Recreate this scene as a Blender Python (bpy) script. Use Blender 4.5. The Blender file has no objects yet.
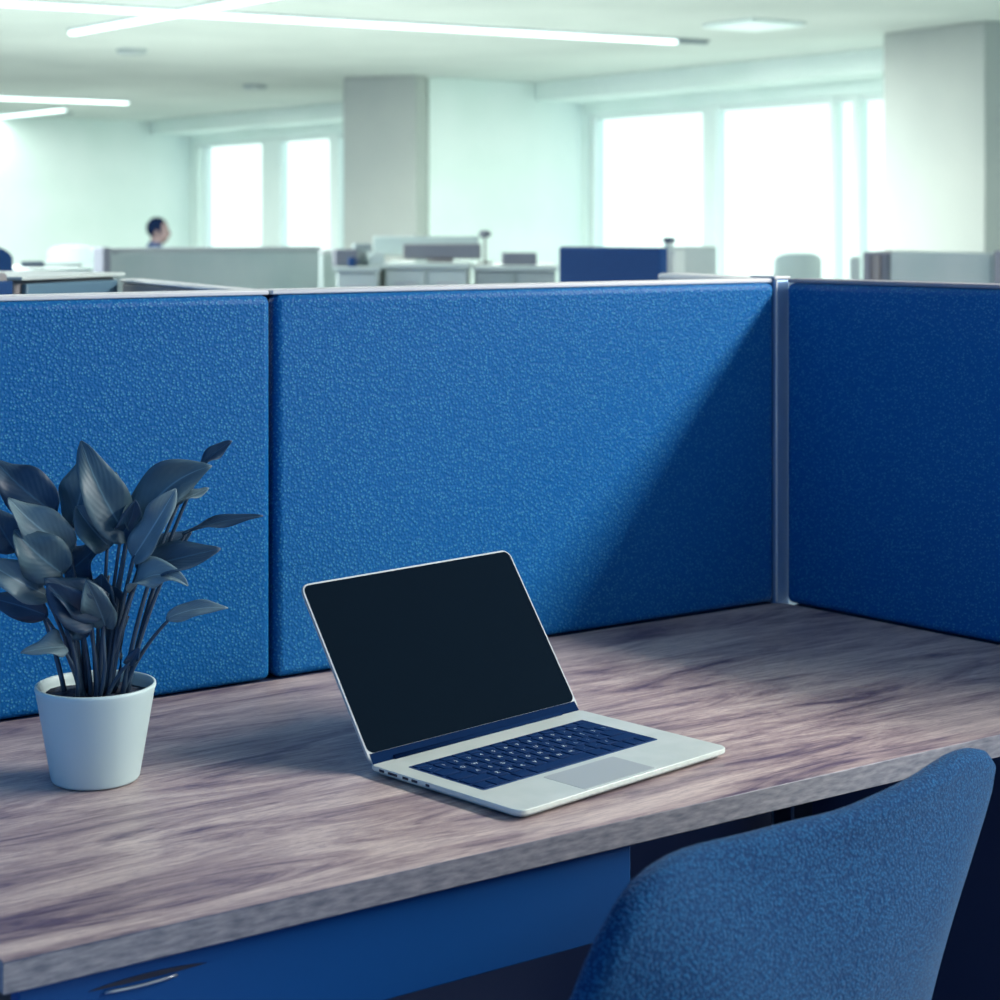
import bpy, bmesh, math, random
from mathutils import Vector, Matrix, noise
random.seed(7)
C = bpy.context.scene.collection
scn = bpy.context.scene

# ------------------------------------------------------------------ camera
FPX = 1900.0; CAMZ = 1.281; HOR = 222.0
cd = bpy.data.cameras.new('camera'); cam = bpy.data.objects.new('camera', cd); C.objects.link(cam)
cam.location = (0, 0, CAMZ); cam.rotation_euler = (math.pi/2, 0, 0)
cd.sensor_width = 36; cd.lens = FPX/1000*36
cd.shift_y = -(500-HOR)/1000
cd.clip_end = 300; cd.clip_start = 0.05
cd.dof.use_dof = True; cd.dof.focus_distance = 1.95; cd.dof.aperture_fstop = 9.0
scn.camera = cam

# ------------------------------------------------------------------ world
w = bpy.data.worlds.new('world'); scn.world = w; w.use_nodes = True
nt = w.node_tree; nt.nodes.clear()
N = nt.nodes.new; L = nt.links.new
tc = N('ShaderNodeTexCoord'); dp = N('ShaderNodeVectorMath'); dp.operation = 'DOT_PRODUCT'
dp.inputs[1].default_value = (.76, .65, 0.1)
L(tc.outputs['Generated'], dp.inputs[0])
cr = N('ShaderNodeValToRGB'); L(dp.outputs['Value'], cr.inputs[0])
cr.color_ramp.elements[0].position = 0.0; cr.color_ramp.elements[0].color = (.05, .16, .40, 1)
cr.color_ramp.elements[1].position = 0.45; cr.color_ramp.elements[1].color = (.68, .80, .76, 1)
bg = N('ShaderNodeBackground'); bg.inputs[1].default_value = 1.0
L(cr.outputs[0], bg.inputs[0])
ow = N('ShaderNodeOutputWorld'); L(bg.outputs[0], ow.inputs[0])

# ------------------------------------------------------------------ exposure
scn.view_settings.view_transform = 'Standard'
scn.view_settings.look = 'None'
scn.view_settings.gamma = 1
scn.view_settings.use_curve_mapping = False
scn.view_settings.exposure = 1.25
KEY_W = 155.0          # strip right of the desk
STRIP_W = 260.0        # strips in view
PANEL_W = 30.0

# ------------------------------------------------------------------ helpers
def rgb(r, g, b):
    f = lambda v: (v/255/12.92 if v/255 <= .04045 else ((v/255+.055)/1.055)**2.4)
    return (f(r), f(g), f(b), 1)

def mat(name, col, rough=.5, metal=0, spec=.5, sheen=0, emis=None, estr=0, coat=0):
    m = bpy.data.materials.new(name); m.use_nodes = True
    p = m.node_tree.nodes['Principled BSDF']
    p.inputs['Base Color'].default_value = col
    p.inputs['Roughness'].default_value = rough
    p.inputs['Metallic'].default_value = metal
    p.inputs['Specular IOR Level'].default_value = spec
    p.inputs['Sheen Weight'].default_value = sheen
    p.inputs['Coat Weight'].default_value = coat
    if emis:
        p.inputs['Emission Color'].default_value = emis
        p.inputs['Emission Strength'].default_value = estr
    return m

def nodes(m):
    t = m.node_tree
    return t, t.nodes.new, t.links.new, t.nodes['Principled BSDF']

def noise_var(m, c1, c2, scale=8, detail=4, bump=0, bscale=None, stretch=(1, 1, 1), lo=.35, hi=.65, dist=.001):
    t, n, l, p = nodes(m)
    tcn = n('ShaderNodeTexCoord'); mp = n('ShaderNodeMapping'); mp.inputs['Scale'].default_value = stretch
    l(tcn.outputs['Object'], mp.inputs[0])
    nz = n('ShaderNodeTexNoise'); nz.inputs['Scale'].default_value = scale; nz.inputs['Detail'].default_value = detail
    l(mp.outputs[0], nz.inputs['Vector'])
    r = n('ShaderNodeValToRGB'); l(nz.outputs['Fac'], r.inputs[0])
    r.color_ramp.elements[0].position = lo; r.color_ramp.elements[0].color = c1
    r.color_ramp.elements[1].position = hi; r.color_ramp.elements[1].color = c2
    l(r.outputs[0], p.inputs['Base Color'])
    if bump:
        nb = n('ShaderNodeTexNoise'); nb.inputs['Scale'].default_value = bscale or scale*4; nb.inputs['Detail'].default_value = 3
        l(mp.outputs[0], nb.inputs['Vector'])
        b = n('ShaderNodeBump'); b.inputs['Strength'].default_value = bump; b.inputs['Distance'].default_value = dist
        l(nb.outputs['Fac'], b.inputs['Height']); l(b.outputs[0], p.inputs['Normal'])
    return m

def grain_fabric(name, c_low, c_glint, scale, rough, bump, dist, sheen=0, sheen_tint=None, spec=.5, hi=.5):
    """pebbled upholstery: small raised cells, their glints painted as paler crowns"""
    m = mat(name, c_low, rough, spec=spec, sheen=sheen)
    t, n, l, p = nodes(m)
    tcn = n('ShaderNodeTexCoord')
    dn = n('ShaderNodeTexNoise'); dn.inputs['Scale'].default_value = scale*.4; dn.inputs['Detail'].default_value = 2
    l(tcn.outputs['Object'], dn.inputs['Vector'])
    mx = n('ShaderNodeMixRGB'); mx.inputs[0].default_value = .0015
    l(tcn.outputs['Object'], mx.inputs[1]); l(dn.outputs['Color'], mx.inputs[2])
    v = n('ShaderNodeTexVoronoi'); v.inputs['Scale'].default_value = scale
    l(mx.outputs[0], v.inputs['Vector'])
    r = n('ShaderNodeValToRGB'); l(v.outputs['Distance'], r.inputs[0])
    r.color_ramp.elements[0].position = .05; r.color_ramp.elements[0].color = c_glint  # sparkle on the raised cells, put into the base colour
    r.color_ramp.elements[1].position = hi; r.color_ramp.elements[1].color = c_low
    l(r.outputs[0], p.inputs['Base Color'])
    b = n('ShaderNodeBump'); b.invert = True
    b.inputs['Strength'].default_value = bump; b.inputs['Distance'].default_value = dist
    l(v.outputs['Distance'], b.inputs['Height']); l(b.outputs[0], p.inputs['Normal'])
    if sheen_tint:
        p.inputs['Sheen Tint'].default_value = sheen_tint
        p.inputs['Sheen Roughness'].default_value = .4
    return m

# materials
M = {}
M['panel'] = grain_fabric('blue_pebbled_fabric', (.0, .104, .32, 1), (.06, .30, .47, 1), 265, .48, .6, .0012, spec=.2, hi=.40)
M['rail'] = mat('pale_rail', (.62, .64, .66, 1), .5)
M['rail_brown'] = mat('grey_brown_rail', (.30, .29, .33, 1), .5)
M['rail_soft'] = mat('soft_grey_rail', (.42, .45, .47, 1), .6)
M['post'] = mat('aluminium_post', (.20, .34, .56, 1), .4, .3)
M['navy'] = mat('navy_board', (.006, .02, .075, 1), .7)
M['carpet'] = noise_var(mat('carpet', (.02, .04, .1, 1), .95), (.29, .30, .30, 1), (.34, .35, .34, 1), 120, 3, .4, 300)
M['drawer'] = mat('blue_lacquer', (.002, .058, .22, 1), .5, spec=.2)
M['dark'] = mat('dark_slot', (.003, .008, .03, 1), .5)
M['steel'] = mat('steel', (.35, .42, .5, 1), .3, .9)
M['alu'] = noise_var(mat('laptop_aluminium', (.62, .70, .66, 1), .42, .25), (.60, .69, .65, 1), (.66, .74, .70, 1), 30, 2)
M['pad'] = mat('trackpad_grey', (.44, .50, .50, 1), .35, .2)
M['screen'] = mat('screen_black', (.004, .009, .016, 1), .35, spec=0)
M['hinge'] = mat('hinge_bar', (.005, .018, .06, 1), .6, spec=.0)
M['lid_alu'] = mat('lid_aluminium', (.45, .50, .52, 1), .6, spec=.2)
M['key'] = mat('key_navy', (.003, .026, .10, 1), .6, spec=.1)
M['keywell'] = mat('keywell', (.02, .06, .17, 1), .6, spec=.1)
M['legend'] = mat('key_legend', (.7, .8, .85, 1), .6)
M['pot'] = mat('pot_ceramic', (.52, .67, .67, 1), .45)
M['soil'] = noise_var(mat('soil', (.01, .02, .04, 1), .95), (.004, .01, .025, 1), (.03, .05, .09, 1), 120, 4, .8, 200, dist=.004)
M['plaster'] = noise_var(mat('plaster', (.8, .88, .84, 1), .8), (.76, .87, .82, 1), (.82, .91, .87, 1), 1.2, 3)
M['ceil'] = noise_var(mat('ceiling_paint', (.7, .8, .77, 1), .85), (.54, .60, .57, 1), (.68, .74, .70, 1), .5, 4, .1, 3)
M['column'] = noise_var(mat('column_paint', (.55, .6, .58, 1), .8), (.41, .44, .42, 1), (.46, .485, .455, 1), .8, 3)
M['frame'] = mat('window_frame', (.78, .86, .83, 1), .5)
M['lamp'] = mat('lamp_diffuser', (.8, .9, .88, 1), .5, emis=(.82, 1, .95, 1), estr=1.2)
M['lampdim'] = mat('dim_diffuser', (.8, .9, .88, 1), .5, emis=(.82, 1, .95, 1), estr=.08)
M['lampbody'] = mat('lamp_body', (.25, .3, .33, 1), .5)
M['white'] = noise_var(mat('white_laminate', (.66, .74, .72, 1), .5), (.60, .70, .68, 1), (.66, .74, .72, 1), 3, 2)
M['palegrey'] = noise_var(mat('pale_grey_fabric', (.45, .52, .52, 1), .85), (.42, .50, .50, 1), (.48, .54, .54, 1), 4, 3, .2, 200)
M['mauve'] = mat('mauve_grey', (.25, .26, .31, 1), .7)
M['greyblue'] = mat('grey_blue_glass', (.13, .25, .35, 1), .3)
M['blue_screen'] = grain_fabric('royal_blue_fabric', (.001, .05, .19, 1), (.004, .075, .25, 1), 200, .8, .3, .001)
M['taupe'] = mat('taupe', (.30, .29, .30, 1), .7)
M['white_plastic'] = mat('white_plastic', (.65, .78, .74, 1), .4)
M['lid'] = mat('dark_lid', (.05, .08, .14, 1), .5)
M['skin'] = mat('skin', (.24, .17, .17, 1), .7, spec=.2)
M['hair'] = mat('hair', (.003, .010, .035, 1), .9, spec=.1)
M['shirt'] = mat('shirt', (.02, .05, .14, 1), .8)
M['chrome'] = mat('black_metal', (.02, .03, .05, 1), .35, .7)
M['chair'] = grain_fabric('blue_velvet', (.0002, .032, .11, 1), (.015, .14, .32, 1), 400, .8, 1.0, .0012, sheen=.16, sheen_tint=(.6, .8, 1, 1), spec=.1)

def wood():
    m = mat('wood_veneer', (.4, .33, .33, 1), .42, spec=.5)
    t, n, l, p = nodes(m)
    tcn = n('ShaderNodeTexCoord')
    def nz(sc, stretch, det, rough=.6, dis=0):
        mp = n('ShaderNodeMapping'); mp.inputs['Scale'].default_value = stretch
        mp.inputs['Rotation'].default_value = (0, 0, math.radians(7))
        l(tcn.outputs['Object'], mp.inputs[0])
        x = n('ShaderNodeTexNoise'); x.inputs['Scale'].default_value = sc; x.inputs['Detail'].default_value = det
        x.inputs['Roughness'].default_value = rough; x.inputs['Distortion'].default_value = dis
        l(mp.outputs[0], x.inputs['Vector']); return x
    a = nz(3.2, (1, 6, 6), 8, .66, 1.4)
    b = nz(22.0, (1, 9, 9), 8, .75, 1.2)
    r1 = n('ShaderNodeValToRGB'); l(a.outputs['Fac'], r1.inputs[0])
    e = r1.color_ramp.elements
    e[0].position = .34; e[0].color = WOOD[0]
    e[1].position = .60; e[1].color = WOOD[2]
    k = e.new(.46); k.color = WOOD[1]
    r2 = n('ShaderNodeValToRGB'); l(b.outputs['Fac'], r2.inputs[0])
    r2.color_ramp.elements[0].position = .36; r2.color_ramp.elements[0].color = (.42, .40, .50, 1)
    r2.color_ramp.elements[1].position = .56; r2.color_ramp.elements[1].color = (1, 1, 1, 1)
    mx = n('ShaderNodeMixRGB'); mx.blend_type = 'MULTIPLY'; mx.inputs[0].default_value = .75
    l(r1.outputs[0], mx.inputs[1]); l(r2.outputs[0], mx.inputs[2]); l(mx.outputs[0], p.inputs['Base Color'])
    bp = n('ShaderNodeBump'); bp.inputs['Strength'].default_value = .25; bp.inputs['Distance'].default_value = .0008
    l(b.outputs['Fac'], bp.inputs['Height']); l(bp.outputs[0], p.inputs['Normal'])
    return m
WOOD = [(.12, .09, .14, 1), (.38, .30, .30, 1), (.61, .51, .47, 1)]
M['wood'] = wood()
M['wood_edge'] = noise_var(mat('wood_edge', (.3, .3, .33, 1), .6), (.11, .12, .16, 1), (.27, .27, .30, 1), 55, 8, .3, 60, (1, 4, 4), .3, .7)

def leaf_mat(name, c1, c2):
    m = mat(name, c1, .5, spec=.45)
    t, n, l, p = nodes(m)
    uv = n('ShaderNodeUVMap'); sep = n('ShaderNodeSeparateXYZ'); l(uv.outputs[0], sep.inputs[0])
    # side veins: diagonal waves leaving the midrib, u across 0..1, v along
    ab = n('ShaderNodeMath'); ab.operation = 'SUBTRACT'; ab.inputs[1].default_value = .5; l(sep.outputs['X'], ab.inputs[0])
    ab2 = n('ShaderNodeMath'); ab2.operation = 'ABSOLUTE'; l(ab.outputs[0], ab2.inputs[0])
    mu = n('ShaderNodeMath'); mu.operation = 'MULTIPLY'; mu.inputs[1].default_value = 1.0; l(ab2.outputs[0], mu.inputs[0])
    su = n('ShaderNodeMath'); su.operation = 'SUBTRACT'; l(sep.outputs['Y'], su.inputs[0]); l(mu.outputs[0], su.inputs[1])
    sc = n('ShaderNodeMath'); sc.operation = 'MULTIPLY'; sc.inputs[1].default_value = 52; l(su.outputs[0], sc.inputs[0])
    si = n('ShaderNodeMath'); si.operation = 'SINE'; l(sc.outputs[0], si.inputs[0])
    mr = n('ShaderNodeMapRange'); mr.inputs[1].default_value = 0; mr.inputs[2].default_value = .035; mr.inputs[3].default_value = 1; mr.inputs[4].default_value = 0
    l(ab2.outputs[0], mr.inputs[0])
    nz = n('ShaderNodeTexNoise'); nz.inputs['Scale'].default_value = 40; nz.inputs['Detail'].default_value = 4
    tcn = n('ShaderNodeTexCoord'); l(tcn.outputs['Object'], nz.inputs['Vector'])
    mx = n('ShaderNodeMixRGB'); mx.inputs[1].default_value = c1; mx.inputs[2].default_value = c2; l(nz.outputs['Fac'], mx.inputs[0])
    mx2 = n('ShaderNodeMixRGB'); mx2.inputs[2].default_value = tuple(min(1, c*1.6) for c in c2[:3])+(1,)
    l(mr.outputs[0], mx2.inputs[0]); l(mx.outputs[0], mx2.inputs[1]); l(mx2.outputs[0], p.inputs['Base Color'])
    b = n('ShaderNodeBump'); b.inputs['Strength'].default_value = .12; b.inputs['Distance'].default_value = .0005
    l(si.outputs[0], b.inputs['Height']); l(b.outputs[0], p.inputs['Normal'])
    return m
M['leaf'] = leaf_mat('leaf_blue_green', (.028, .075, .115, 1), (.085, .155, .19, 1))
M['leaf_dark'] = leaf_mat('leaf_dark', (.005, .028, .075, 1), (.02, .065, .115, 1))
M['leaf_pale'] = leaf_mat('leaf_pale', (.075, .15, .20, 1), (.19, .28, .31, 1))
M['stem'] = mat('stem', (.03, .06, .10, 1), .45)

def gl():
    m = bpy.data.materials.new('window_glass'); m.use_nodes = True; t = m.node_tree; t.nodes.clear()
    a = t.nodes.new('ShaderNodeBsdfTransparent'); a.inputs[0].default_value = (.95, 1, .98, 1)
    g = t.nodes.new('ShaderNodeBsdfGlossy'); g.inputs['Roughness'].default_value = .05
    x = t.nodes.new('ShaderNodeMixShader'); x.inputs[0].default_value = .06
    o = t.nodes.new('ShaderNodeOutputMaterial')
    t.links.new(a.outputs[0], x.inputs[1]); t.links.new(g.outputs[0], x.inputs[2]); t.links.new(x.outputs[0], o.inputs[0])
    return m
M['glass'] = gl()

def box(bm, x0, x1, y0, y1, z0, z1, bev=0, seg=2, mi=0):
    vs = [bm.verts.new(v) for v in ((x0,y0,z0),(x1,y0,z0),(x1,y1,z0),(x0,y1,z0),(x0,y0,z1),(x1,y0,z1),(x1,y1,z1),(x0,y1,z1))]
    fs = [bm.faces.new([vs[i] for i in q]) for q in ((3,2,1,0),(4,5,6,7),(0,1,5,4),(1,2,6,5),(2,3,7,6),(3,0,4,7))]
    for f in fs: f.material_index = mi
    if bev:
        es = list({e for f in fs for e in f.edges})
        r = bmesh.ops.bevel(bm, geom=es, offset=bev, segments=seg, profile=.5, affect='EDGES')
        for f in r['faces']: f.material_index = mi; f.smooth = True
    return vs

def prism(bm, pts, z0, z1, bev=0, seg=2):
    a = [bm.verts.new((x, y, z0)) for x, y in pts]; b = [bm.verts.new((x, y, z1)) for x, y in pts]
    n = len(pts); fs = [bm.faces.new(a[::-1]), bm.faces.new(b)]
    for i in range(n):
        j = (i+1) % n; fs.append(bm.faces.new((a[i], a[j], b[j], b[i])))
    if bev:
        r = bmesh.ops.bevel(bm, geom=list({e for e in fs[0].edges} | {e for e in fs[1].edges}), offset=bev, segments=seg, profile=.5, affect='EDGES')
        for f in r['faces']: f.smooth = True
    bmesh.ops.recalc_face_normals(bm, faces=bm.faces)

def tube(bm, pts, rad, n=8, cap=True):
    pts = [Vector(p) for p in pts]; rings = []
    rr = rad if isinstance(rad, (list, tuple)) else [rad]*len(pts)
    up = Vector((0, 0, 1))
    for i, p in enumerate(pts):
        d = (pts[min(i+1, len(pts)-1)]-pts[max(i-1, 0)]).normalized()
        a = d.cross(up)
        if a.length < .05: a = d.cross(Vector((1, 0, 0)))
        a.normalize(); b = d.cross(a).normalized()
        rings.append([bm.verts.new(p+(a*math.cos(2*math.pi*k/n)+b*math.sin(2*math.pi*k/n))*rr[i]) for k in range(n)])
    for i in range(len(rings)-1):
        for k in range(n):
            f = bm.faces.new((rings[i][k], rings[i][(k+1) % n], rings[i+1][(k+1) % n], rings[i+1][k])); f.smooth = True
    if cap:
        bm.faces.new(rings[0][::-1]); bm.faces.new(rings[-1])
    bmesh.ops.recalc_face_normals(bm, faces=bm.faces)

def lathe(bm, prof, n=48, cx=0, cy=0):
    rings = []
    for r, z in prof:
        if r < 1e-6: rings.append([bm.verts.new((cx, cy, z))])
        else: rings.append([bm.verts.new((cx+r*math.cos(2*math.pi*k/n), cy+r*math.sin(2*math.pi*k/n), z)) for k in range(n)])
    for a, b in zip(rings, rings[1:]):
        for k in range(n):
            q = [a[k % len(a)], a[(k+1) % len(a)], b[(k+1) % len(b)], b[k % len(b)]]
            q2 = []
            for v in q:
                if v not in q2: q2.append(v)
            if len(q2) > 2: bm.faces.new(q2).smooth = True
    bmesh.ops.recalc_face_normals(bm, faces=bm.faces)

def obj(name, bm, m, parent=None, loc=None, rz=0, kind=None):
    me = bpy.data.meshes.new(name); bm.to_mesh(me); bm.free()
    for q in (m if isinstance(m, (list, tuple)) else [m]): me.materials.append(q)
    o = bpy.data.objects.new(name, me); C.objects.link(o)
    if parent: o.parent = parent
    if loc is not None: o.location = loc; o.rotation_euler = (0, 0, rz)
    if kind: o['kind'] = kind
    return o

def thing(name, label, cat, loc, rz=0, group=None):
    o = bpy.data.objects.new(name, None); C.objects.link(o); o.empty_display_size = .1
    o.location = loc; o.rotation_euler = (0, 0, rz)
    tag(o, label, cat, group); return o

def tag(o, label, cat, group=None):
    o['label'] = label; o['category'] = cat
    if group: o['group'] = group
    return o

def NB(): return bmesh.new()

def at(px, py, Z):            # world point seen at a pixel, at distance Z
    return Vector(((px-500)/FPX*Z, Z, CAMZ-(py-HOR)/FPX*Z))

# ------------------------------------------------------------------ main directions of the building
A = math.atan2(.571, .821)            # desks and their screens run this way
O = Vector((.391, 2.705, 0))
def D(x, y, z=0):
    return Vector((O.x+x*math.cos(A)-y*math.sin(A), O.y+x*math.sin(A)+y*math.cos(A), z))
FN = math.hypot(.7116, 1)
FD = Vector((-.7116/FN, 1/FN, 0)); F0 = Vector((3.447, 17.1, 0)); FA = math.atan2(FD.y, FD.x)
def ft(px):                   # distance along the facade where it is seen at pixel column px
    k = (px-500)/FPX
    return (F0.x-k*F0.y)/(k*FD.y-FD.x)
CEIL = 2.77

# ------------------------------------------------------------------ structure
P0 = F0+FD*ft(190); W2 = Vector((-.8148, -.5797, 0))
P1 = P0+W2*15.5; P2 = P1-FD*32; P3 = P0-FD*32
poly = [(p.x, p.y) for p in (P0, P1, P2, P3)]
bm = NB(); prism(bm, poly, -.1, 0); obj('floor', bm, M['carpet'], kind='structure', loc=(0, 0, 0))
bm = NB(); prism(bm, poly, CEIL, CEIL+.2); obj('ceiling', bm, M['ceil'], kind='structure', loc=(0, 0, 0))

# facade: local x runs along FD, local y = outwards is negative
HEAD = 2.45; SILL = .35
win = [(ft(343)-.0, ft(192)), (ft(883)-.2, ft(586))]
nearb = []
t = ft(883)-.9
while t > -19:
    nearb.append((t-3.4, t)); t -= 4.0
ops = sorted(nearb+[win[1], (ft(425), ft(192))])
bm = NB(); prev = -21.0; end = ft(190)
for a, b in ops:
    if a > prev: box(bm, prev, a, -.25, 0, 0, CEIL)
    box(bm, a, b, -.25, 0, HEAD, CEIL); box(bm, a, b, -.25, 0, 0, SILL)
    prev = b
box(bm, prev, end+.25, -.25, 0, 0, CEIL)
obj('wall_right', bm, M['plaster'], kind='structure', loc=F0, rz=FA)
def window(i, a, b, muls):
    e = bpy.data.objects.new('window_%d' % i, None); C.objects.link(e); e['kind'] = 'structure'
    e.location = F0+FD*a; e.rotation_euler = (0, 0, FA)
    L_ = b-a
    bm = NB(); fr = .06
    box(bm, 0, L_, -.17, -.08, HEAD-fr, HEAD); box(bm, 0, L_, -.17, -.08, SILL, SILL+fr)
    for x0, x1 in [(0, fr), (L_-fr, L_)]+muls: box(bm, x0, x1, -.18, -.06, SILL, HEAD)
    obj('window_frame', bm, M['frame'], e)
    bm = NB(); box(bm, 0, L_, -.13, -.12, SILL, HEAD); obj('window_pane', bm, M['glass'], e)
    bm = NB(); box(bm, -.03, L_+.03, -.02, .06, SILL-.03, SILL, .004); obj('window_sill', bm, M['frame'], e)
a, b = win[1]
window(1, a, b, [(ft(722)-a+.15, ft(708)-a+.15), (ft(840)-a+.13, ft(835)-a+.13), (ft(864)-a+.12, ft(857)-a+.12), (ft(600)-a+.22, ft(597)-a+.22)])
a, b = ft(425), ft(192)
window(2, a, b, [(ft(285)-a+.24, ft(266)-a+.24), (ft(343)-a+.2, ft(333)-a+.2), (ft(211)-a+.33, ft(208)-a+.33)])
for i, (a, b) in enumerate(nearb): window(3+i, a, b, [(1.66, 1.74)])
# beam along the facade
bm = NB(); box(bm, -21, end, 0, .64, 2.57, CEIL); obj('trim_1', bm, M['plaster'], kind='structure', loc=F0, rz=FA)
# cross walls
cr0 = F0+FD*ft(583)
bm = NB(); box(bm, 0, 2.0, -.16, 0, 0, CEIL); obj('wall_middle', bm, M['plaster'], kind='structure', loc=cr0, rz=math.atan2(W2.y, W2.x)+0)
bm = NB(); box(bm, -.3, 15.5, -.25, 0, 0, CEIL); obj('wall_back', bm, M['plaster'], kind='structure', loc=P0, rz=math.atan2(W2.y, W2.x))
# columns
def column(pa, pb, za, zb, dep, n):
    a = at(pa, 0, za); b = at(pb, 0, zb); d = b-a; d.z = 0
    bm = NB(); box(bm, 0, d.length, 0, dep, 0, CEIL, .008, 1)
    o = obj('column', bm, M['column'], loc=(a.x, a.y, 0), rz=math.atan2(d.y, d.x)); o['kind'] = 'structure'; o.name = 'trim_%d' % n
column(343, 416, 19.6, 19.25, .25, 2)
column(883, 985, 15.0, 14.05, .35, 3)

# ------------------------------------------------------------------ ceiling lamps
def strip(p, q, label, watt, name='linear_ceiling_light', group=None, drop=.045, wd=.065, dark_end=0, color=None):
    p = Vector(p); q = Vector(q); d = q-p; ln = d.length; rz = math.atan2(d.y, d.x)
    t = thing(name, label, 'ceiling light', (p.x, p.y, CEIL-drop), rz, group)
    bm = NB(); box(bm, -.01, ln+.01, -wd/2-.006, wd/2+.006, drop-.015, drop-.0005); obj('lamp_body', bm, M['lampbody'], t)
    bm = NB(); box(bm, 0, ln-dark_end, -wd/2, wd/2, 0, drop-.016, .012, 3); obj('diffuser', bm, M['lamp'], t)
    if dark_end:
        bm = NB(); box(bm, ln-dark_end+.004, ln, -wd/2, wd/2, .01, drop-.016, .005, 2); obj('end_cap', bm, M['lampbody'], t)
    ld = bpy.data.lights.new('lamp', 'AREA'); ld.shape = 'RECTANGLE'; ld.size = ln; ld.size_y = wd; ld.energy = watt
    ld.color = color or (.92, 1, .94)
    lo = bpy.data.objects.new('lamp_light', ld); C.objects.link(lo); lo.parent = t; lo.location = (ln/2, 0, -.01)
    return t
def cl(px, py):
    return at(px, py, FPX*(CEIL-.04-CAMZ)/(HOR-py))
a = cl(-60, 1.5); b = cl(706, 45)
strip((a.x, a.y), (b.x, b.y), 'long white linear ceiling light running across the top of the view', STRIP_W, dark_end=.3)
a = cl(72, 34.5); b = cl(290, -5)
strip((a.x, a.y), (b.x, b.y), 'shorter linear ceiling light slanting across behind the long one', 30)
a = cl(-60, 97); b = cl(128, 104)
strip((a.x, a.y), (b.x, b.y), 'distant linear ceiling light at far left above the lone seated person', 110)
a = cl(-10, 119); b = cl(64, 111)
strip((a.x, a.y), (b.x, b.y), 'farthest short linear ceiling light at the left edge near the back wall', 9)
# flat square light
c = cl(754, 28.5)
t = thing('ceiling_panel_light', 'flat square ceiling light left of the right-hand column', 'ceiling light', (c.x, c.y, CEIL-.03), FA)
bm = NB(); box(bm, -.28, .28, -.28, .28, .02, .0295); obj('frame', bm, M['white'], t)
bm = NB(); box(bm, -.265, .265, -.265, .265, 0, .019, .004); obj('diffuser', bm, M['lampdim'], t)
# small fittings
for px, py, lb in ((255, 89, 'small round grey ceiling fitting left of the far column'), (132, 54, 'small round grey ceiling fitting under the crossing linear lights'), (64, 115, 'small round ceiling fitting at the end of the farthest light')):
    c = cl(px, py); bm = NB(); lathe(bm, [(0, 0), (.11, 0), (.13, .02), (.13, .0395), (0, .0395)], 24)
    tag(obj('smoke_detector', bm, M['palegrey'], loc=(c.x, c.y, CEIL-.04)), lb, 'ceiling fitting')
# strip to the right of the workstation, parallel with the windows
corner = D(0, 0)
k1 = corner+Vector((1.27, .885, 0))+Vector((.658, -.753, 0))*.7
k2 = k1+Vector((.658, -.753, 0))*3.4

# unseen strips added outside the view to brighten the office
for sx, sy, watt, wh in ((-9, 12, 300, 'far to the left of the white desk'), (-5.5, 7, 150, 'to the left of the potted plant'), (5, 9.5, 55, 'right of the right-hand column, near the windows'), (8, 5.5, 70, 'farthest to the right, next to the windows')):
    q = Vector((sx, sy, 0)); q2 = q+Vector((math.cos(A), math.sin(A), 0))*3.6
    strip((q.x, q.y), (q2.x, q2.y), 'added unseen linear ceiling light over the open office, '+wh, watt, group='added ceiling lights of the open office')
strip((k1.x, k1.y), (k2.x, k2.y), 'linear ceiling light above the right side of the blue cubicle', KEY_W, wd=.55, color=(1, .94, .88))

# ------------------------------------------------------------------ workstation screens
ZD = .74; ZT = 1.2005
def pad(bm, x0, x1, z0, z1, y0=0.0, y1=.03): box(bm, x0, x1, y0, y1, z0, z1, .0095, 4)
def screen(name, x0, x1, label, origin_fn, rz, flip, railmat, group=None, gap=.002, trim=False):
    """desk screen: upholstered pad on a thin back board with a rail on top"""
    p = origin_fn(x0)
    t = thing(name, label, 'partition panel', (p.x, p.y, ZD), rz, group)
    Lx = x1-x0; s = flip
    y = lambda a, b: (min(a*s, b*s), max(a*s, b*s))
    bm = NB(); ya, yb = y(0, .026); pad(bm, gap, Lx-gap*.4, .0006, ZT-ZD-.006, ya-.0025*(s > 0), yb); obj('pad', bm, M['panel'], t)
    bm = NB(); ya, yb = y(.0262, .036); box(bm, gap, Lx-gap, ya, yb, .0, ZT-ZD-.0065, .001, 1); obj('back_board', bm, M['navy'], t)
    bm = NB(); ya, yb = y(.004, .048); box(bm, 0, Lx, ya, yb, ZT-ZD-.0058, ZT-ZD, .0018, 2); obj('top_rail', bm, railmat, t)
    if trim:
        bm = NB(); ya, yb = y(-.002, .03); box(bm, Lx-.0, Lx+.004, ya, yb, .0, ZT-ZD, .001, 1); obj('edge_trim', bm, M['rail'], t)
    return t
screen('desk_screen', -1.606, -.806, 'blue pebbled desk screen behind the potted plant', lambda x: D(x, 0), A, 1, M['rail'], None)
screen('desk_screen', -.802, -.0005, 'blue pebbled desk screen directly behind the open laptop', lambda x: D(x, 0), A, 1, M['rail'], None)
RD = Vector((.658, -.753, 0)).normalized(); RA = math.atan2(RD.y, RD.x); R0 = Vector((.406, 2.701, 0))
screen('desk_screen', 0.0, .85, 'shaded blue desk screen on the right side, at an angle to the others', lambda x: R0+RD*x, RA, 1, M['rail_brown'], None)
# corner post
t = thing('corner_post', 'pale metal corner post between the laptop screen and the right screen', 'post', D(.0, 0, 0), A)
bm = NB(); box(bm, .0005, .030, .0, .05, .0, ZT-.001, .004, 3); obj('post_body', bm, M['post'], t)
bm = NB(); box(bm, .0005, .0035, -.003, -.0002, ZD+.001, ZT-.001, .0008, 1); obj('post_trim', bm, M['rail'], t)
bm = NB(); box(bm, -.0002, .031, .0, .052, ZT-.001, ZT+.003, .001, 2); obj('post_cap', bm, M['rail'], t)
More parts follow.
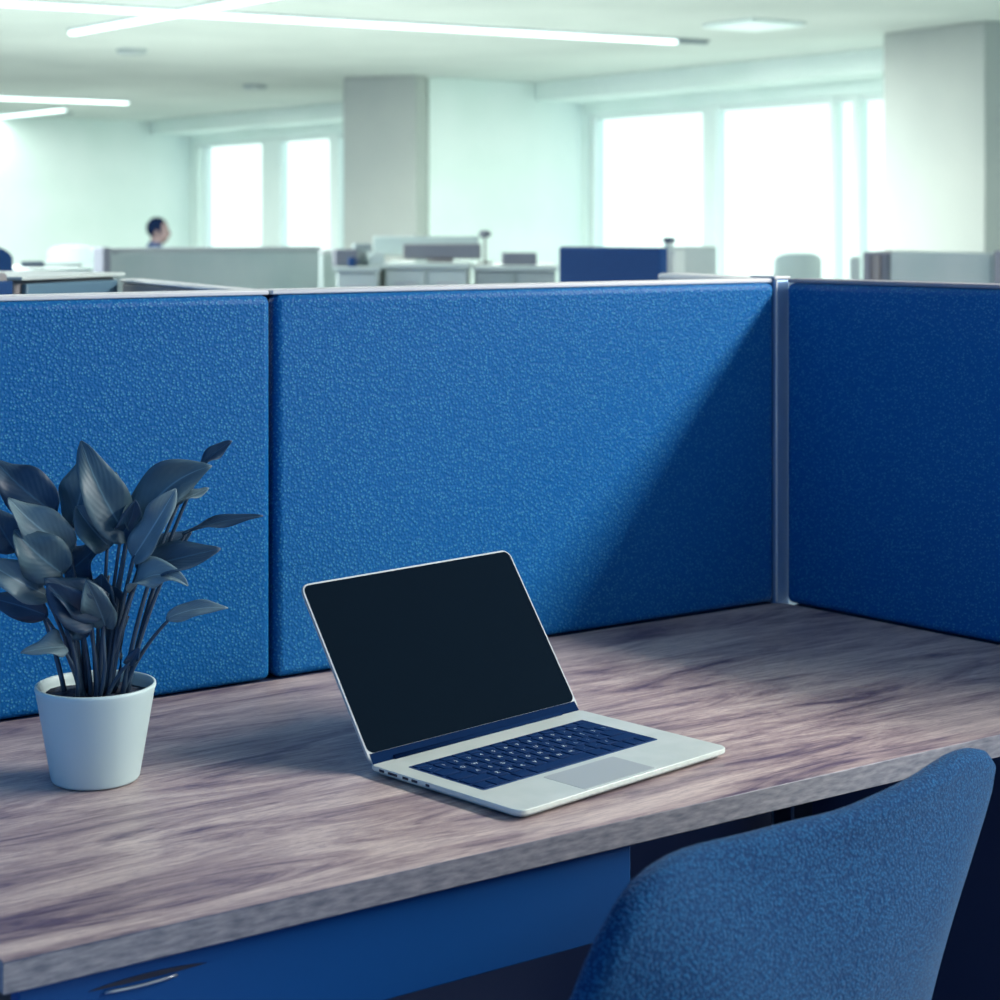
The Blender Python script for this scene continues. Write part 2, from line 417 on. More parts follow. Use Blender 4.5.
# lower boards under the desk screens
bm = NB(); box(bm, -1.606, -.002, .002, .034, .02, ZD-.001, .002, 1)
tag(obj('modesty_panel', bm, M['navy'], loc=D(0, 0, 0), rz=A), 'dark navy board under the back edge of the desk', 'panel')
bm = NB(); box(bm, 0.012, .85, .002, .034, .0, ZD-.001, .002, 1)
tag(obj('modesty_panel', bm, M['navy'], loc=(R0.x, R0.y, 0), rz=RA), 'dark navy side board below the right screen, seen past the chair', 'panel')

# ------------------------------------------------------------------ desk
DX0 = -1.371; DY = -.651
t = thing('desk', 'long wooden desk carrying the laptop and the potted plant', 'desk', D(DX0, DY, 0), A)
def dl(x, y): return (x-DX0, y-DY)
bm = NB()
rx = lambda y: .0095+(-y-.0127)*.1107-.002
prism(bm, [dl(DX0, DY), dl(rx(DY), DY), dl(rx(-.02), -.02), dl(-.004, -.0035), dl(DX0, -.001)], ZD-.0245, ZD, .0012, 2)
o = obj('desktop', bm, [M['wood'], M['wood_edge']], t)
for f in o.data.polygons:
    if abs(f.normal.z) < .5: f.material_index = 1
for x, y in ((DX0+.04, DY+.05), (DX0+.04, -.09), (-.03, DY+.05), (-.05, -.09)):
    a, b = dl(x, y); bm = NB(); box(bm, a-.02, a+.02, b-.02, b+.02, 0, ZD-.025, .003, 1); obj('leg', bm, M['chrome'], t)
bm = NB()
x0, x1 = -1.345, -.775
a, b = dl(x0, DY+.03); a2, b2 = dl(x1, -.2)
box(bm, a, a2, b, b2, .635, ZD-.0255, .002, 1); dr = obj('drawer', bm, M['drawer'], t)
bm = NB()
a, b = dl(x0-.01, DY+.012); a2, _ = dl(x1, 0)
box(bm, a, a2, b, b+.017, .630, ZD-.0260, .0015, 2); obj('drawer_front', bm, M['drawer'], dr)
# cup handle: dark lens slot with a steel lip
def lens(bm, x0, x1, z, h, y0, y1, n=14):
    top = []; bot = []
    for i in range(n+1):
        u = i/n; x = x0+(x1-x0)*u; s = math.sin(math.pi*u)**.7
        top.append((x, z+h*s)); bot.append((x, z-h*.25*s))
    pts = bot+top[::-1][1:-1]
    A_ = [bm.verts.new((x, y0, zz)) for x, zz in pts]; B_ = [bm.verts.new((x, y1, zz)) for x, zz in pts]
    bm.faces.new(A_); bm.faces.new(B_[::-1])
    for i in range(len(pts)):
        j = (i+1) % len(pts); bm.faces.new((A_[i], B_[i], B_[j], A_[j]))
    bmesh.ops.recalc_face_normals(bm, faces=bm.faces)
hx, hy = dl(-1.300, DY+.0115)
bm = NB(); lens(bm, hx, hx+.098, .6985, .0035, hy-.0003, hy+.004); obj('handle', bm, M['dark'], dr)['label'] = 'dark recessed finger slot'
bm = NB(); tube(bm, [(hx+.012+.06*i/8, hy-.0015-.001*math.sin(math.pi*i/8), .6955-.0008*math.sin(math.pi*i/8)) for i in range(9)], .0012, 8)
obj('handle_lip', bm, M['steel'], dr)

# ------------------------------------------------------------------ laptop
LW, LDp, LH = .299, .212, .0098
LA = math.radians(44.6)
lap = thing('laptop', 'open silver laptop with a black screen standing on the wooden desk', 'laptop', (.019, 1.712, ZD), LA)
def rrect(x0, x1, y0, y1, r, n=6):
    pts = []
    for cx, cy, s in ((x1-r, y0+r, -90), (x1-r, y1-r, 0), (x0+r, y1-r, 90), (x0+r, y0+r, 180)):
        for i in range(n+1):
            q = math.radians(s+90*i/n); pts.append((cx+r*math.cos(q), cy+r*math.sin(q)))
    return pts
bm = NB(); prism(bm, rrect(0, LW, 0, LDp, .010), .0048, LH, .0012, 3); prism(bm, rrect(.005, LW-.005, .005, LDp-.005, .008), .0016, .0049, .001, 2); obj('base', bm, M['alu'], lap)
for x, y in ((.02, .02), (LW-.02, .02), (.02, LDp-.02), (LW-.02, LDp-.02)):
    bm = NB(); lathe(bm, [(0, 0), (.005, 0), (.006, .0015), (0, .0015)], 16, x, y); obj('rubber_foot', bm, M['dark'], lap)
for y0, y1 in ((.187, .195), (.168, .182), (.152, .161), (.139, .148), (.122, .128)):
    bm = NB(); box(bm, -.0004, .002, y0, y1, .0054, .0084, .0009, 2); obj('port', bm, M['dark'], lap)
bm = NB(); prism(bm, rrect(.090, .190, .0045, .060, .002), LH-.0005, LH+.0002); obj('trackpad', bm, M['pad'], lap)
KX0, KX1, KY0, KY1 = .020, .270, .069, .176
bm = NB(); prism(bm, rrect(KX0, KX1, KY0, KY1, .003), LH-.001, LH+.00015); kb = obj('keyboard', bm, M['keywell'], lap)
fcache = {}
def glyph(ch):
    if ch in fcache: return fcache[ch]
    cu = bpy.data.curves.new('g', 'FONT'); cu.body = ch; cu.size = 1; cu.align_x = 'CENTER'; cu.align_y = 'CENTER'; cu.resolution_u = 2
    o = bpy.data.objects.new('g', cu); me = bpy.data.meshes.new_from_object(o)
    bpy.data.objects.remove(o); fcache[ch] = me; return me
rows = [('~1234567890-=', 1.0, 1.4), ('\tQWERTYUIOP[]\\', 1.0, 1.0), ('\rASDFGHJKL;\'', 1.6, 1.6), ('\bZXCVBNM,./', 2.1, 2.1)]
kz = LH+.0002
def key(x0, x1, y0, y1, ch=None):
    bm = NB(); g = .0011
    box(bm, x0+g, x1-g, y0+g, y1-g, kz, kz+.0012, .0005, 1)
    if ch and ch.strip():
        me = glyph(ch); cx, cy = (x0+x1)/2, (y0+y1)/2; n0 = len(bm.verts)
        vs = [bm.verts.new((cx+v.co.x*.0068, cy+v.co.y*.0068, kz+.00125)) for v in me.vertices]
        for p in me.polygons:
            try: bm.faces.new([vs[i] for i in p.vertices]).material_index = 1
            except ValueError: pass
    obj('key', bm, [M['key'], M['legend']], kb)
rh = (KY1-KY0-.004)/5.6; X0 = KX0+.002; X1 = KX1-.002
y = KY1-.002
for i in range(14): key(X0+(X1-X0)*i/14, X0+(X1-X0)*(i+1)/14, y-rh*.6, y)
y -= rh*.6
for chars, wa, wb in rows:
    chars = list(chars) + ['']
    ws = [1.0]*len(chars); ws[0] = wa if chars[0] in '\t\r\b' else 1.0; ws[-1] = wb
    if chars[0] == '\t': ws[0] = 1.5; ws.pop(); chars.pop(); 
    tot = sum(ws); x = X0
    for ch, q in zip(chars, ws):
        x2 = x+(X1-X0)*q/tot; key(x, x2, y-rh, y, ch); x = x2
    y -= rh
ws = [1, 1, 1, 1.25, 5, 1.25, 1, 1, 1, 1]; x = X0
for q in ws:
    x2 = x+(X1-X0)*q/sum(ws); key(x, x2, y-rh, y); x = x2
# lid
LEAN = math.radians(34.5); LL = .196
lid = NB(); T = Matrix.Translation((0, LDp-.006, LH-.0005)) @ Matrix.Rotation(math.radians(90)-LEAN, 4, 'X')
prism(lid, rrect(0, LW, 0, LL, .009), -.0034, 0, .0009, 3); lid.transform(T @ Matrix.Rotation(0, 4, 'X')); lo = obj('lid', lid, M['lid_alu'], lap)
bm = NB(); prism(bm, rrect(.0019, LW-.0019, .0115, LL-.0019, .0075), .0001, .0004); bm.transform(T); obj('display', bm, M['screen'], lo)['label'] = 'black switched-off display'
bm = NB(); prism(bm, [(.002, .0004), (LW-.002, .0004), (LW-.0028, .0112), (.0028, .0112)], .0001, .0005); bm.transform(T); obj('bezel_strip', bm, M['hinge'], lo)
bm = NB(); tube(bm, [(.03, LDp-.005, LH+.001), (LW-.03, LDp-.005, LH+.001)], .0028, 12); obj('hinge', bm, M['hinge'], lap)

# ------------------------------------------------------------------ potted plant
PC = Vector((-.3925, 1.844, ZD))
plant = thing('potted_plant', 'broad-leaved plant in a white pot at the left end of the desk', 'potted plant', PC)
bm = NB()
lathe(bm, [(0, 0), (.036, 0), (.041, .0015), (.0425, .004), (.0567, .087), (.0580, .0905), (.0576, .093), (.0558, .0935), (.0545, .092), (.053, .086), (.0525, .075), (0, .075)], 64)
obj('pot', bm, M['pot'], plant)
bm = NB(); rnd = random.Random(3)
prof = []
lathe(bm, [(.0522, .0765), (.050, .083), (.04, .084), (.03, .085), (.02, .0855), (.01, .086), (0, .086)], 40)
for v in bm.verts:
    v.co.z += .0025*noise.noise(v.co*90)*(1 if v.co.z > .08 else 0)
obj('soil', bm, M['soil'], plant)

def leaf(bpx, tpx, wpx, dep, m, bow=0.0, fold=.35, roll=0.0, ben=.15, depb=None, root=None, shape=.8, twist=0.0):
    """leaf blade from base pixel to tip pixel; dep/depb = distance offsets of tip and base from the pot centre"""
    Z0 = PC.y
    depb = dep*.5 if depb is None else depb
    P = at(bpx[0], bpx[1], Z0+depb)-PC; Q = at(tpx[0], tpx[1], Z0+dep)-PC
    ax = Q-P; ln = ax.length; view = Vector((0.05, -1, .25)).normalized()
    d = ax.normalized(); side = d.cross(view).normalized(); nrm = side.cross(d).normalized()
    Rm = Matrix.Rotation(roll, 3, d); side = Rm @ side; nrm = Rm @ nrm
    mid = (P+Q)/2+side*bow*ln+nrm*ben*ln
    W = wpx/FPX*Z0/2*1.16
    nu, nv = 8, 18; bm = NB(); uvl = bm.loops.layers.uv.new('UVMap'); g = []
    ph = random.random()*6
    for j in range(nv+1):
        v = j/nv
        c = P*(1-v)**2+mid*2*v*(1-v)+Q*v*v
        tg = ((mid-P)*(1-v)+(Q-mid)*v).normalized()
        s = (side-tg*side.dot(tg)).normalized(); s = Matrix.Rotation(twist*(v-.3), 3, tg) @ s
        nn = s.cross(tg).normalized()
        wd = W*(math.sin(math.pi*min(1, v**shape*.995+.005))**.75)*(1-.15*v)+.0006
        row = []
        for i in range(nu+1):
            u = i/nu*2-1
            off = fold*abs(u)*wd - fold*.35*wd*u*u + .40*wd*math.sin(v*9+ph+(2 if u > 0 else 0))*u*u + .5*wd*math.sin(v*5+ph*1.7)*u*abs(u)
            row.append(bm.verts.new(c+s*u*wd+nn*off))
        g.append(row)
    for j in range(nv):
        for i in range(nu):
            f = bm.faces.new((g[j][i], g[j][i+1], g[j+1][i+1], g[j+1][i])); f.smooth = True
            for lp, (a_, b_) in zip(f.loops, ((i, j), (i+1, j), (i+1, j+1), (i, j+1))): lp[uvl].uv = (a_/nu, b_/nv)
    o = obj('leaf', bm, m, plant)
    sm = o.modifiers.new('s', 'SOLIDIFY'); sm.thickness = .0007; sm.offset = 0
    # petiole
    rt = Vector(root) if root else Vector((max(-.03, min(.03, P.x*.35)), max(-.025, min(.025, depb*.3+random.uniform(-.012, .012))), .083))
    base = Vector((rt.x, rt.y, .080)); m1 = base.lerp(P, .5)
    m1.x = base.x*.65+P.x*.35; m1.z = base.z*.42+P.z*.58
    if P.z < m1.z+.01: m1.z = max(P.z, .11)
    pts = []
    for k in range(11):
        s_ = k/10; pts.append(base*(1-s_)**2+m1*2*s_*(1-s_)+(P+d*.004)*s_*s_)
    bm = NB(); tube(bm, pts, [.0026-.0011*k/10 for k in range(11)], 8); obj('leaf_stem', bm, M['stem'], plant)
def z4(x, y): return (x*.4, 420+y*.4)
l0, ld_, lp_ = M['leaf'], M['leaf_dark'], M['leaf_pale']
LV = [
 # base, tip, width, depth tip, mat, bow, fold, roll, bend, depth base
 ((325,300),(203,52), 105, -.01, l0, -.10, .5, .25, .12, .0, .75),
 ((320,295),(290,130), 80, .02, l0, -.12, .4, -.5, .1, .0, .8),
 ((178,265),(222,85), 105, .03, l0, .10, .45, -.2, .12, .02, .9),
 ((140,235),(-15,98), 105, .02, ld_, -.10, .4, .3, .12, .01, .8),
 ((182,325),(20,195), 92, -.03, lp_, -.14, .45, .35, .16, -.01, .8),
 ((158,385),(35,275), 110, -.04, l0, -.08, .5, .2, .15, -.02, .8),
 ((120,440),(-40,350), 85, -.05, lp_, -.10, .4, .5, .12, -.02, .8),
 ((40,330),(-25,215), 85, .03, ld_, -.05, .4, .2, .1, .02, .8),
 ((120,490),(-30,445), 62, .0, ld_, .06, .4, .0, .1, .0, .8),
 ((165,568),(52,582), 50, -.055, lp_, -.22, .6, .7, .3, -.03, .7),
 ((165,385),(252,308), 84, .0, ld_, .10, .4, -.3, .1, .0, .8),
 ((275,318),(190,215), 84, -.01, l0, -.10, .5, .3, .12, .0, .8),
 ((270,470),(110,395), 92, -.05, ld_, -.15, .5, .3, .1, -.02, .8),
 ((245,480),(255,385), 76, -.02, ld_, .10, .4, -.2, .1, -.01, .8),
 ((340,300),(530,115), 108, .0, l0, -.26, .5, -.3, .12, .0, .75),
 ((495,130),(580,53), 38, .02, ld_, -.10, .4, -.5, .05, .01, .8),
 ((440,205),(522,170), 34, .01, lp_, .10, .3, -.6, .05, .0, .8),
 ((333,345),(440,172), 78, -.03, lp_, .08, .5, -.3, .12, -.01, .7),
 ((455,285),(658,240), 34, .01, ld_, -.06, .3, -.7, .05, .0, .6),
 ((340,370),(480,275), 62, .03, ld_, .05, .4, -.2, .1, .01, .8),
 ((345,372),(552,322), 84, -.01, ld_, .04, .4, -.3, .12, -.01, .75),
 ((322,432),(470,415), 58, -.04, lp_, -.30, .7, -.7, .3, -.02, .8),
 ((415,498),(570,470), 36, -.02, lp_, -.10, .3, -.5, .1, -.02, .7),
 ((300,500),(210,395), 74, .0, ld_, -.05, .4, .3, .1, .0, .8),
 ((160,520),(190,400), 66, -.02, ld_, .08, .4, -.2, .1, -.01, .8),
 ((320,612),(348,568), 26, -.03, ld_, .05, .3, .2, .1, -.02, .8),
 ((235,505),(118,408), 84, -.06, ld_, -.10, .5, .2, .12, -.03, .8),
 ((265,520),(215,400), 70, -.055, l0, .08, .5, -.2, .1, -.02, .8),
 ((120,330),(60,230), 60, .01, ld_, .06, .5, -.3, .1, .0, .8),
 ((300,290),(338,200), 56, -.02, ld_, .12, .6, .4, .1, .0, .8),
 ((215,545),(150,440), 56, -.03, ld_, -.08, .4, .3, .1, -.02, .8),
]
for (b_, t_, wz, dp_, m_, bow, fo, ro, be, db, shp) in LV:
    leaf(z4(*b_), z4(*t_), wz*.4, dp_, m_, bow, fo, ro, be, db, shape=shp)
for k in range(8):       # bare stems in the clump
    a_ = Vector((rnd.uniform(-.03, .025), rnd.uniform(-.022, .02), .08)); e_ = Vector((a_.x*1.9+rnd.uniform(-.01, .01), a_.y*1.3, rnd.uniform(.15, .21)))
    bm = NB(); tube(bm, [a_.lerp(e_, s/6)+Vector((.003*math.sin(s), 0, 0)) for s in range(7)], [.0024-.0002*s for s in range(7)], 8); obj('leaf_stem', bm, M['stem'], plant)

# ------------------------------------------------------------------ blue chair
out_px = [(575,1000,1.28),(600,943,1.28),(631,889,1.30),(658,862,1.33),(690,846,1.37),(739,835,1.41),(793,821,1.46),(842,810,1.50),(883,794,1.54),
          (924,774,1.59),(952,755,1.64),(971,748,1.68),(984,753,1.71),(983,772,1.725),(964,835,1.73),(936,925,1.73),(916,1000,1.725)]
outl = [at(*p) for p in out_px]
LB = outl[0]; RB = outl[-1]
nv_ = Vector((.571, -.821, 0))                    # towards the room, away from the desk
lo_ = Vector((.075, 1.33, .45)); ro_ = Vector((.345, 1.675, .45))
outl += [at(905,1050,1.72), ro_+Vector((-.01, -.02, .06)), ro_.lerp(lo_, .3), ro_.lerp(lo_, .7), lo_+Vector((-.005, .02, .06)), at(552,1080,1.285)]
# resample the outline smoothly
def resample(P, n):
    m = len(P); S = []
    for i in range(m):
        p0, p1, p2, p3 = P[i-1], P[i], P[(i+1) % m], P[(i+2) % m]
        for k in range(8):
            t_ = k/8
            S.append(.5*((2*p1)+(p2-p0)*t_+(2*p0-5*p1+4*p2-p3)*t_*t_+(3*p1-p0-3*p2+p3)*t_**3))
    d = [0]
    for i in range(len(S)): d.append(d[-1]+(S[(i+1) % len(S)]-S[i]).length)
    R = []; j = 0
    for k in range(n):
        g_ = d[-1]*k/n
        while d[j+1] < g_: j += 1
        f_ = (g_-d[j])/max(1e-9, d[j+1]-d[j]); R.append(S[j].lerp(S[(j+1) % len(S)], f_))
    return R
ring = resample(outl, 72)
CC = sum(ring, Vector())/len(ring)
base = D(-.83, -.80, 0)
ch = thing('dining_chair', 'blue upholstered shell chair pushed in at the front of the desk', 'chair', base, A)
ch.name = 'upholstered_chair'
inv = (Matrix.Translation(base) @ Matrix.Rotation(A, 4, 'Z')).inverted()
bm = NB(); K = 12; rings = []; fac = {}
for k in range(K):
    r = 1-k/K
    vs = [bm.verts.new(CC+(p-CC)*r) for p in ring]
    for v in vs: fac[v] = r
    rings.append(vs)
cv = bm.verts.new(CC); fac[cv] = 0
for a_, b_ in zip(rings, rings[1:]):
    for i in range(72):
        bm.faces.new((a_[i], a_[(i+1) % 72], b_[(i+1) % 72], b_[i])).smooth = True
for i in range(72): bm.faces.new((rings[-1][i], rings[-1][(i+1) % 72], cv)).smooth = True
inner = [v for v in bm.verts if fac[v] < 1]
for it in range(150): bmesh.ops.smooth_vert(bm, verts=inner, factor=.5, use_axis_x=True, use_axis_y=True, use_axis_z=True)
rb = ring
for v in inner:                                   # bulge by distance from the rim
    dmin = min((v.co-p).length for p in rb)
    v.co += nv_*.05*(1-math.exp(-(dmin/.09)**1.6))
for it in range(6): bmesh.ops.smooth_vert(bm, verts=inner, factor=.5, use_axis_x=True, use_axis_y=True, use_axis_z=True)
for v in bm.verts: v.co = inv @ v.co
bmesh.ops.recalc_face_normals(bm, faces=bm.faces)
o = obj('backrest', bm, M['chair'], ch)
s_ = o.modifiers.new('s', 'SOLIDIFY'); s_.thickness = .026; s_.offset = 0
s_ = o.modifiers.new('b', 'BEVEL'); s_.width = .0125; s_.segments = 5; s_.angle_limit = math.radians(50)
bm = NB(); prism(bm, rrect(-.215, .215, -.17, .27, .11, 10), .40, .455, .02, 4); o = obj('seat', bm, M['chair'], ch)
for sx, sy in ((-1, -1), (1, -1), (-1, 1), (1, 1)):
    bm = NB(); tube(bm, [(sx*.15, .04+sy*.14, .402), (sx*.19, .04+sy*.19, 0)], [.016, .010], 12); obj('leg', bm, M['chrome'], ch)

# ------------------------------------------------------------------ neighbouring cubicles and far furniture
def block(name, label, cat, px0, px1, ytop, Z0, Z1, dep, m, z0=0, group=None, parts=None, bev=.01, edge=None):
    """free-standing board or box whose front runs from (px0, Z0) to (px1, Z1), top seen at ytop at px0"""
    a = at(px0, ytop, Z0); b = at(px1, ytop, Z1); d = Vector((b.x-a.x, b.y-a.y, 0)); h = a.z-z0
    t = thing(name, label, cat, (a.x, a.y, z0), math.atan2(d.y, d.x), group)
    return t, d.length, h
def board(name, label, cat, px0, px1, ytop, Z0, Z1, dep, m, group=None, rail=None, legs=True, z0=0, panel='panel', end=None):
    t, l_, h = block(name, label, cat, px0, px1, ytop, Z0, Z1, dep, m, z0)
    if group: t['group'] = group
    bm = NB(); box(bm, 0, l_, 0, dep, .02, h-(.02 if rail else 0), min(.01, dep/4), 2); obj(panel, bm, m, t)
    if rail:
        bm = NB(); box(bm, -.004, l_+.004, -.006, dep+.006, h-.0195, h, .003, 2); obj('top_rail', bm, rail, t)
    if end:
        bm = NB(); box(bm, -.012, .0-.0005, -.004, dep+.004, 0, h, .003, 2); obj('end_post', bm, end, t)
    for x in (.06, l_-.06):
        bm = NB(); box(bm, x-.02, x+.02, -.05, dep+.05, 0, .0195); obj('foot', bm, M['lampbody'], t)
    return t
# low cabinet row right behind, at left
t, l_, h = block('storage_cabinet', 'low cabinet with white top and grey-blue front behind the plant screen', 'cabinet', 22, 121, 276.5, 3.0, 3.25, .45, None)
bm = NB(); box(bm, 0, l_, .012, .42, 0, h-.007, .004, 1); obj('body', bm, M['taupe'], t)
bm = NB(); box(bm, .012, l_-.008, 0, .0115, .06, h-.012, .003, 2); obj('door', bm, M['greyblue'], t)
bm = NB(); box(bm, -.01, l_+.002, -.008, .44, h-.0065, h, .002, 2); obj('top', bm, M['white'], t)
t, l_, h = block('storage_cabinet', 'low cabinet with royal blue front at the left edge of the view', 'cabinet', -60, 15, 277.5, 2.70, 2.955, .4, None)
bm = NB(); box(bm, 0, l_, .012, .30, 0, h-.0, .004, 1); obj('body', bm, M['taupe'], t)
bm = NB(); box(bm, .01, l_-.006, 0, .0115, .06, h-.012, .003, 2); obj('door', bm, M['blue_screen'], t)
t, l_, h = block('partition_panel', 'grey-brown low partition with pale rail running back from the cabinet', 'partition panel', 122, 262, 278.5, 3.27, 2.64, .04, None)
bm = NB(); box(bm, 0, l_, 0, .03, 0, h-.007, .003, 1); obj('panel', bm, M['taupe'], t)
bm = NB(); box(bm, 0, l_, -.004, .036, h-.0065, h, .003, 2); obj('top_rail', bm, M['rail'], t)
# white capped partition behind the corner post
t, l_, h = block('partition_panel', 'white capped partition running back from the corner post', 'partition panel', 657, 800, 273, 3.25, 2.78, .06, None)
bm = NB(); box(bm, .01, l_, .01, .05, 0, h-.013, .003, 1); obj('panel', bm, M['white'], t)
bm = NB(); box(bm, 0, l_, 0, .06, h-.0125, h, .005, 3); obj('top_rail', bm, M['rail'], t)

# big pale screen in front of the person
board('partition_panel', 'wide pale grey partition in front of the seated person', 'partition panel', 97, 320, 248, 8.6, 9.2, .05, M['palegrey'], rail=M['rail_soft'])
t, l_, h = block('partition_panel', 'narrow mauve-grey end panel at the left end of the wide partition', 'partition panel', 92.5, 103, 247, 8.5, 8.42, .05, None)
bm = NB(); box(bm, 0, l_, 0, .04, 0, h, .008, 2); obj('panel', bm, M['mauve'], t)
board('partition_panel', 'pale low partition just right of the wide grey partition', 'partition panel', 322, 352, 250, 9.6, 9.7, .05, M['palegrey'], rail=M['rail'])

# far chairs
def shell_chair(px, ytop, Z, wpx, label, m, rz, lean=0, leg=M['steel'], name='office_chair'):
    p = at(px, ytop, Z); wd = wpx/FPX*Z; h = p.z
    t = thing(name, label, 'chair', (p.x, p.y, 0), rz)
    bm = NB(); n = 14; g = []
    for j in range(9):
        v = j/8; z = .46+(h-.46)*v; row = []
        w_ = wd/2*(1.12-.12*v)*(1-.10*max(0, v-.8)/.2*0)
        for i in range(n+1):
            u = i/n*2-1
            zz = z-(.03*abs(u)**5*v)
            row.append(bm.verts.new((u*w_+lean*v, -.05*(1-u*u)-.04*v, zz)))
        g.append(row)
    for j in range(8):
        for i in range(n): bm.faces.new((g[j][i], g[j][i+1], g[j+1][i+1], g[j+1][i])).smooth = True
    o = obj('backrest', bm, m, t); s = o.modifiers.new('s', 'SOLIDIFY'); s.thickness = .03
    s = o.modifiers.new('b', 'BEVEL'); s.width = .01; s.segments = 3
    bm = NB(); prism(bm, rrect(-wd*.5, wd*.5, -.02, .42, .08, 6), .42, .47, .015, 3); obj('seat', bm, m, t)
    bm = NB(); tube(bm, [(0, .2, .06), (0, .2, .42)], .025, 12); obj('gas_column', bm, leg, t)
    for k in range(5):
        q = 2*math.pi*k/5; bm = NB(); tube(bm, [(0, .2, .09), (.26*math.cos(q), .2+.26*math.sin(q), .045)], [.02, .014], 8)
        lathe(bm, [(0, 0), (.022, 0.004), (.026, .02), (.02, .04), (0, .045)], 12, .26*math.cos(q), .2+.26*math.sin(q)); obj('leg', bm, leg, t)
    return t
shell_chair(-8, 247, 6.2, 50, 'royal blue chair back at the far left edge, above the blue cabinet', M['blue_screen'], 0)
shell_chair(71, 245.5, 11.5, 46, 'pale white chair back left of the wide grey partition', M['white_plastic'], .2)
shell_chair(796, 253, 9.5, 50, 'white chair back in front of the windows, left of the right-hand column', M['white_plastic'], .1)

# blue screen, white screen, bottle
board('partition_panel', 'royal blue far partition standing before the right-hand windows', 'partition panel', 558, 661, 246.5, 6.4, 6.1, .04, M['blue_screen'])
board('partition_panel', 'pale grey-green partition right of the far royal blue one', 'partition panel', 668, 717, 247, 8.0, 8.2, .05, M['white'])
t, l_, h = block('storage_cabinet', 'narrow white pedestal beside the far blue partition, under the dark-lidded cup', 'cabinet', 662, 675, 250, 6.4, 6.38, .1, None)
bm = NB(); box(bm, 0, l_, 0, .10, 0, h, .004, 2); obj('body', bm, M['white'], t)
bm = NB(); box(bm, .004, l_-.004, -.008, -.0005, .1, h-.02, .002, 1); obj('door', bm, M['white'], t)
p = at(669, 250, 6.43)
t = thing('cup', 'small white cup with dark lid on the narrow white pedestal', 'cup', (p.x, p.y, p.z))
bm = NB(); lathe(bm, [(0, 0), (.014, 0), (.017, .026), (0, .026)], 24); obj('cup_body', bm, M['white_plastic'], t)
bm = NB(); lathe(bm, [(0, .0265), (.021, .0265), (.021, .034), (.017, .042), (0, .042)], 24); obj('lid', bm, M['lid'], t)

# right: cabinet and partitions
t, l_, h = block('storage_cabinet', 'mauve-grey cabinet with vertical ribs left of the long pale partition', 'cabinet', 862, 890, 252, 7.4, 7.35, .4, None)
bm = NB(); box(bm, 0, l_, .012, .4, 0, h, .004, 1); obj('body', bm, M['mauve'], t)
for k in range(3):
    bm = NB(); box(bm, .004+k*l_/3, (k+1)*l_/3-.004, 0, .0115, .05, h-.01, .003, 1); obj('door', bm, M['mauve'] if k != 1 else M['taupe'], t)
board('partition_panel', 'long pale partition in front of the right-hand column', 'partition panel', 890, 992, 251, 7.3, 6.9, .04, M['palegrey'])
board('partition_panel', 'greyer partition cut off by the right edge of the view', 'partition panel', 993, 1060, 250, 6.85, 6.6, .04, M['mauve'])
board('partition_panel', 'slim pale partition left of the mauve-grey cabinet', 'partition panel', 850, 861, 257, 9.0, 9.0, .04, M['white'])

# middle clutter: white cabinets with things on top
def cabinet(px0, px1, ytop, Z, dep, label, m, doors):
    t, l_, h = block('storage_cabinet', label, 'cabinet', px0, px1, ytop, Z, Z, dep, None)
    bm = NB(); box(bm, 0, l_, .014, dep, 0, h-.022, .004, 1); obj('body', bm, m, t)
    for k in range(doors):
        bm = NB(); box(bm, .006+k*l_/doors, (k+1)*l_/doors-.006, 0, .0135, .06, h-.03, .003, 1); dd = obj('door', bm, m, t)
        bm = NB(); box(bm, (k+.5)*l_/doors-.05, (k+.5)*l_/doors+.05, -.012, -.0005, h-.09, h-.08, .002, 1); obj('handle', bm, M['rail'], dd)
    bm = NB(); box(bm, -.01, l_+.01, -.012, dep+.006, h-.0215, h, .004, 2); obj('top', bm, M['white'], t)
    return h
h1 = cabinet(385, 468, 264, 8.4, .7, 'white double cabinet in the middle distance under the brown tray', M['white'], 2)
h2 = cabinet(474, 556, 266, 8.45, .7, 'greyer white cabinet left of the far royal blue partition', M['palegrey'], 2)
h3 = cabinet(336, 378, 267, 8.3, .6, 'small white cabinet left of the double cabinet', M['white'], 1)
def on(px, Z, h): q = at(px, 0, Z); return (q.x, q.y, h)
t = thing('monitor', 'grey screen lying low along the top of the white double cabinet', 'monitor', on(440, 8.75, h1), .05)
bm = NB(); box(bm, -.17, .19, -.015, .012, .015, .085, .006, 2); obj('casing', bm, M['taupe'], t)
bm = NB(); box(bm, -.16, .18, -.0175, -.0155, .022, .078); obj('display', bm, M['mauve'], t)
bm = NB(); box(bm, -.06, .06, -.05, .05, 0, .0145, .003, 1); obj('stand', bm, M['taupe'], t)
t = thing('monitor', 'wider pale screen behind the low grey one on the white cabinets', 'monitor', on(426, 8.98, h1), 0)
bm = NB(); box(bm, -.25, .25, -.012, .012, .03, .118, .006, 2); obj('casing', bm, M['white'], t)
bm = NB(); box(bm, -.05, .05, -.04, .04, 0, .0295, .003, 1); obj('stand', bm, M['white'], t)
bm = NB(); box(bm, -.078, .078, -.06, .06, 0, .056, .004, 2)
tag(obj('storage_box', bm, M['mauve'], loc=on(519, 8.7, h2), rz=.05), 'mauve-grey box on the cabinet left of the far royal blue partition', 'box')
t = thing('desk_lamp', 'small dark round lamp head poking above the middle cabinets', 'lamp', on(485, 8.93, h2), 0)
bm = NB(); lathe(bm, [(0, 0), (.04, 0), (.04, .008), (0, .012)], 20); obj('lamp_base', bm, M['taupe'], t)
bm = NB(); tube(bm, [(0, 0, .01), (0, 0, .125)], .006, 8); obj('pole', bm, M['taupe'], t)
bm = NB(); lathe(bm, [(0, .12), (.022, .124), (.030, .136), (.028, .15), (.012, .158), (0, .159)], 24); obj('lamp_shade', bm, M['mauve'], t)
